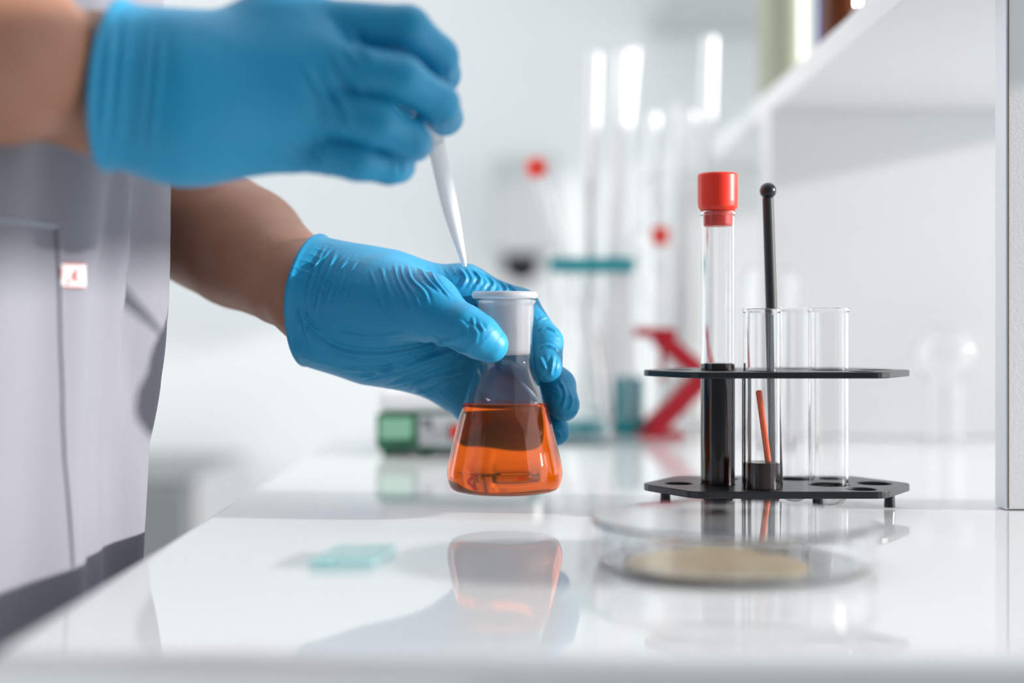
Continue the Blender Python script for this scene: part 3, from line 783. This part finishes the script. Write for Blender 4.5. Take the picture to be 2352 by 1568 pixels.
for (x, y) in ((HX0 + .008, HY0 + .01), (HX0 + .035, HY0 + .01), (HX1 - .012, HY0 + .01), (HX0 + .01, HY1 - .012), (HX1 - .012, HY1 - .012)):
    V, F = lathe([(0, 0), (.0030, 0), (.0036, .0006), (.0062, .0056), (0, .0056)], (x, y, ZT + .0001), n=24); link('rubber_foot', V, F, M['green'], ms)

# ------------------------------------------------------------------ inverted globe flask at right
GX, GY = .351, 1.155
gf = thing('round_bottom_flask', (GX, GY, ZT), 'clear globe shaped flask upside down on its neck by the right upright panel', 'flask')
gp = [(.0165, .0), (.0168, .003), (.0150, .006), (.0146, .03)]; zc_, R_ = .0715, .0250
a0 = math.asin(.0146 / R_)
gp += [(.0148, .044), (.0156, .0495)] + [(R_ * math.sin(a), zc_ - R_ * math.cos(a)) for a in np.linspace(a0 + .18, PI - .05, 26)]
prof = [(r, h) for r, h in gp] + [(0, zc_ + R_)]
inn = [(0, zc_ + R_ - .0018)] + [((r - .0018), h if h < zc_ else h - .0009) for r, h in reversed(gp)]
V, F = lathe(prof + inn + [gp[0]], (GX, GY, ZT + .0004), n=64); link('glass_body', V, F, M['glass'], gf)

# ------------------------------------------------------------------ background glassware (far end of the worktop)
# teal rack
BX0, BX1, BY0, BY1 = .034, .106, 1.235, 1.290
tr = thing('tube_rack', (.07, 1.26, ZT), 'teal plastic tube rack at the far end, behind the conical flask', 'rack')
hl = [(.048 + .0215 * i, 1.25 + .025 * j, .0101) for i in range(3) for j in range(2)]
rect = [(BX0, BY0), (BX1, BY0), (BX1, BY1), (BX0, BY1)]
plate_with_holes('upper_plate', rect, hl, ZC + .0460, ZC + .0580, M['teal'], tr)
mkbox('base_plate', BX0 - .01, BX1 + .012, BY0, BY1, ZT + .0005, ZT + .012, M['teal'], tr, bevel=.001)
mkbox('end_foot', BX1 - .012, BX1 + .008, BY0 + .004, BY1 - .004, ZT + .012, ZT + .050, M['teal'], tr, bevel=.002)
for (x, y) in ((BX0 + .003, BY0 + .004), (BX1 - .003, BY0 + .004), (BX0 + .003, BY1 - .004), (BX1 - .003, BY1 - .004)):
    V, F = rod((x, y, ZT + .0123), (x, y, ZC + .0458), .0016, n=12, round_end=False); link('rod', V, F, M['white'], tr)
def leaning(name, base, top, r, label, cat, group, material, wall=None, cap=None):
    base = np.array(base, float); top = np.array(top, float); L = np.linalg.norm(top - base)
    t = thing(name, base, label, cat, group)
    w = wall or r * .25
    prof = [(0, 0), (r * .5, 0), (r * .8, r * .3), (r, r), (r, L - .001), (r * .9, L), (r - w, L - .0004), (r - w, r + w), (r * .5, w * 1.5), (0, w * 1.2)]
    V, F = lathe(prof, base, top - base, 32); link('glass_wall', V, F, material, t)
    if cap:
        a = (top - base) / L
        V, F = lathe([(0, 0), (r * 1.05, 0), (r * 1.35, .001), (r * 1.35, .014), (r * 1.2, .016), (0, .016)], top - a * .004, a, 32); link('cap', V, F, cap, t)
    return t
def rest(hole, topy, px, d, z0=ZT + .0150):     # tube standing on the rack base through its hole
    hx, hy = hole[0], hole[1]; tp = P(px, topy, d); zz = (ZC + .052 - z0) / (tp[2] - z0)
    b = np.array((hx, hy, ZC + .052)); s = (b - tp) / (tp[2] - b[2]); bb = b + s * (b[2] - z0)
    return bb, tp
hA, hB, hC, hD, hE, hF = hl[4], hl[2], hl[0], hl[5], hl[3], hl[1]
b_, t_ = rest((hl[4][0], hl[4][1]), 118, 1432, 1.245); leaning('glass_tube', b_, t_, .0074, 'thick white glass tube in the teal rack, beside the slanted one', 'glass tube', 'white glass tubes', M['whiteglass'])
b_, t_ = rest((hl[3][0], hl[3][1]), 122, 1366, 1.230); leaning('glass_tube', b_, t_, .0058, 'slanted white glass tube in the teal rack, leftmost of the tall ones', 'glass tube', 'white glass tubes', M['whiteglass'])
b_, t_ = rest((hl[5][0], hl[5][1]), 112, 1454, 1.276); leaning('glass_tube', b_, t_, .0056, 'upright white glass tube right behind the thick one in the teal rack', 'glass tube', 'white glass tubes', M['whiteglass'])
b_, t_ = rest((hl[0][0], hl[0][1]), 395, 1235, 1.235); leaning('test_tube', b_, t_, .0062, 'leaning test tube with pale red cap at the left of the teal rack', 'test tube', None, M['glass'], .0008, M['red'])
b_, t_ = rest((hl[1][0], hl[1][1]), 420, 1285, 1.275); leaning('test_tube', b_, t_, .0062, 'leaning uncapped clear test tube at the back of the teal rack', 'test tube', None, M['glass'], .0008)
b_, t_ = rest((hl[2][0], hl[2][1]), 420, 1352, 1.248); leaning('test_tube', b_, t_, .0062, 'uncapped clear test tube in the middle of the teal rack', 'test tube', None, M['glass'], .0008)

# tall glass jar holding rods at right
JX, JY, JR = .156, 1.335, .034
jr = thing('glass_jar', (JX, JY, ZT), 'tall clear glass jar holding white glass tubes, behind the red stand', 'jar')
V, F = lathe(vessel([(JR - .004, 0), (JR - .001, .001), (JR, .004), (JR, .23), (JR + .001, .232)], .0018, .004), (JX, JY, ZT + .0003), n=72); link('glass_body', V, F, M['glass'], jr)
for (px, py, r, dx, dy, lb) in ((1500, 262, .0056, -.012, -.010, 'short slanted white glass tube, leftmost one in the tall jar'), (1558, 240, .0056, .000, .012, 'short white glass tube in the middle of the tall jar'),
                            (1588, 258, .0056, .008, -.012, 'slightly shorter white glass tube in the jar, beside the tallest'), (1630, 85, .0066, .020, .004, 'tallest white glass tube, upright at the right of the jar')):
    leaning('glass_tube', (JX + dx, JY + dy, ZT + .0058), P(px, py, JY + dy), r, lb, 'glass tube', 'white glass tubes', M['whiteglass'])

# small capped tube in front of the jar, in a little white holder
c0 = P(1518, 1000, 1.262)
hs = thing('tube_holder', (c0[0], 1.262, ZT), 'small white round holder under the red capped tube in the background', 'holder')
V, F = lathe([(0, 0), (.013, 0), (.014, .001), (.013, .008), (.009, .018), (.0078, .020), (.0068, .020), (.0068, .004), (0, .004)], (c0[0], 1.262, ZT + .0003), n=40); link('holder_body', V, F, M['white'], hs)
b_ = np.array((c0[0], 1.262, ZT + .0046)); leaning('test_tube', b_, P(1516, 552, 1.262), .0058, 'thin red capped test tube standing upright in the blurred background', 'test tube', None, M['glass'], .0008, M['red'])

# conical flask at the back
KX, KY = .0580, 1.150
ck = thing('conical_flask', (KX, KY, ZT), 'empty clear conical flask in front of the teal rack', 'flask')
ko = smoothed([(.020, 0), (.0245, .0018), (.0260, .006), (.0245, .014), (.0190, .045), (.0125, .083), (.0100, .095), (.0098, .112)], 4) + [(.0112, .1145)]
V, F = lathe(vessel(ko, .0011, .0016), (KX, KY, ZT + .0003), n=72); link('glass_body', V, F, M['glass'], ck)

# stoppered bottle whose round stopper glints behind the teal rack
SX_, SY_ = .1105, 1.335
sb = thing('reagent_bottle', (SX_, SY_, ZT), 'clear bottle with a round glass stopper behind the teal rack', 'bottle')
V, F = lathe(vessel(smoothed([(.017, 0), (.0195, .001), (.020, .004), (.020, .10), (.0175, .122), (.0095, .138), (.0085, .145), (.0085, .160)], 4) + [(.011, .163)], .0014, .003), (SX_, SY_, ZT + .0003), n=56); link('glass_body', V, F, M['glass'], sb)
V, F = lathe([(0, .150), (.0062, .150), (.0070, .164)] + [(.0125 * math.sin(a), .178 - .0125 * math.cos(a)) for a in np.linspace(.55, PI - .05, 18)] + [(0, .1905)], (SX_, SY_, ZT + .0003), n=48); link('stopper', V, F, M['glass'], sb)

# crimson folding stand: two slanted arms meeting in a point, flange on top
zs = 1.205
cs_ = thing('tube_stand', (.14, zs, ZT), 'crimson plastic angled stand behind the tall red capped tube', 'stand')
def bar(pa, pb, w, y0, y1, name, material=None):
    a = P(*pa); b = P(*pb); a = a[[0, 2]]; b = b[[0, 2]]; d = (b - a) / np.linalg.norm(b - a); n = np.array((-d[1], d[0])) * w / 2
    c = [a - n, b - n, b + n, a + n]; V = [(p[0], y0, p[1]) for p in c] + [(p[0], y1, p[1]) for p in c]
    F = [(0, 1, 2, 3), (7, 6, 5, 4), (0, 4, 5, 1), (1, 5, 6, 2), (2, 6, 7, 3), (3, 7, 4, 0)]
    bm = bmesh.new(); vs = [bm.verts.new(v) for v in V]; [bm.faces.new([vs[i] for i in f]) for f in F]
    bmesh.ops.recalc_face_normals(bm, faces=bm.faces[:]); bmesh.ops.bevel(bm, geom=bm.edges[:], offset=.0012, segments=2, affect='EDGES'); bm.verts.index_update()
    V = [tuple(v.co) for v in bm.verts]; F = [tuple(v.index for v in f.verts) for f in bm.faces]; bm.free()
    return link(name, V, F, material or M['darkred'], cs_, smooth=False)
bar((1462, 762, zs), (1555, 766, zs), .0085, zs, zs + .03, 'top_flange')
bar((1512, 770, zs), (1622, 865, zs), .0150, zs + .001, zs + .029, 'arm')
bar((1622, 862, zs), (1498, 990, zs), .0175, zs + .0005, zs + .0295, 'arm')
bar((1525, 800, zs), (1525, 880, zs), .0055, zs + .012, zs + .02, 'strut')
mkbox('foot', *(P(1470, 0, zs)[0], P(1570, 0, zs)[0]), zs - .002, zs + .034, ZT + .0004, ZT + .005, M['darkred'], cs_, bevel=.001)

# pale jar seen beyond the handle post
pj = thing('beaker', (.215, 1.13, ZT), 'clear glass beaker behind the black rack, left of the upright panel', 'beaker')
V, F = lathe(vessel([(.019, 0), (.0215, .001), (.0225, .004), (.0225, .125), (.022, .135), (.0195, .141)], .0012, .002), (.207, 1.135, ZT + .0003), n=56); link('glass_body', V, F, M['glass'], pj)

# ------------------------------------------------------------------ bottles on the shelf
def bottle(name, x, y, r, hgt, material, label, capmat, group=None):
    b = thing(name, (x, y, ST), label, 'bottle')
    V, F = lathe([(0, 0)] + smoothed([(r * .86, 0), (r * .97, .0015), (r, .006), (r, hgt * .62), (r * .93, hgt * .72), (r * .5, hgt * .82), (r * .42, hgt * .86), (r * .42, hgt * .92)], 4) + [(0, hgt * .92)], (x, y, ST + .0003), n=56); bd = link('bottle_body', V, F, material, b)
    V, F = lathe([(0, hgt * .90), (r * .50, hgt * .90), (r * .52, hgt * .91), (r * .52, hgt * .99), (r * .48, hgt), (0, hgt)], (x, y, ST + .0003), n=40)
    # cap sits on the neck
    link('cap', V, F, capmat, b)
    return b, bd
bottle('plastic_bottle', .2585, 1.355, .0240, .17, M['cream'], 'cream green plastic bottle on the white shelf', M['white'])
b, bd = bottle('amber_bottle', .2600, 1.130, .0190, .13, M['amber'], 'brown amber glass bottle with a label on the white shelf', M['black'])
def wrap(name, x, y, r, z0, z1, a0, a1, material, parent):
    V = []; F = []; n = 24
    for k in range(n + 1):
        a = a0 + (a1 - a0) * k / n
        for z in (z0, z1): V.append((x + r * math.cos(a), y + r * math.sin(a), z))
    for k in range(n): F.append((2 * k, 2 * k + 2, 2 * k + 3, 2 * k + 1))
    o = link(name, V, F, material, parent); s = o.modifiers.new('t', 'SOLIDIFY'); s.thickness = .0003; s.offset = 1; return o
lb = wrap('paper_label', .26, 1.13, .0192, ST + .004, ST + .07, PI * .90, PI * 1.13, M['white'], b)
wrap('print_stripe', .26, 1.13, .0196, ST + .010, ST + .066, PI * 1.09, PI * 1.15, M['labelblue'], lb)
vf = thing('glass_flask', (.2625, 1.03, ST), 'small clear glass flask beside the amber bottle on the shelf', 'flask')
V, F = lathe(vessel(smoothed([(.022, 0), (.0265, .0012), (.0275, .005), (.0245, .012), (.0095, .034), (.0078, .040), (.0078, .058)], 4) + [(.0092, .060)], .0012, .0016), (.2625, 1.03, ST + .0003), n=56); link('glass_body', V, F, M['glass'], vf)

# ------------------------------------------------------------------ light
w = bpy.data.worlds.new('daylight'); SC.world = w; w.use_nodes = True
bg = w.node_tree.nodes['Background']; bg.inputs['Color'].default_value = (0.93, 0.97, 1.0, 1); bg.inputs['Strength'].default_value = 1.35
sun = bpy.data.lights.new('sun', 'SUN'); so = bpy.data.objects.new('sun', sun); COL.objects.link(so)
sun.energy = 5.0; sun.angle = math.radians(2.4); sun.color = (1.0, .97, .93)
so.location = (3, .5, 1.8)
so.rotation_euler = Vector((-1, .11, -.216)).to_track_quat('-Z', 'Y').to_euler()

vs = SC.view_settings
vs.view_transform = 'Standard'; vs.look = 'None'; vs.gamma = 1.0; vs.use_curve_mapping = False; vs.exposure = 0.27
cy = SC.cycles
cy.max_bounces = 14; cy.transmission_bounces = 12; cy.glossy_bounces = 6; cy.diffuse_bounces = 4; cy.transparent_max_bounces = 8
cy.sample_clamp_indirect = 6.0; cy.blur_glossy = 0.5
cy.use_denoising = True
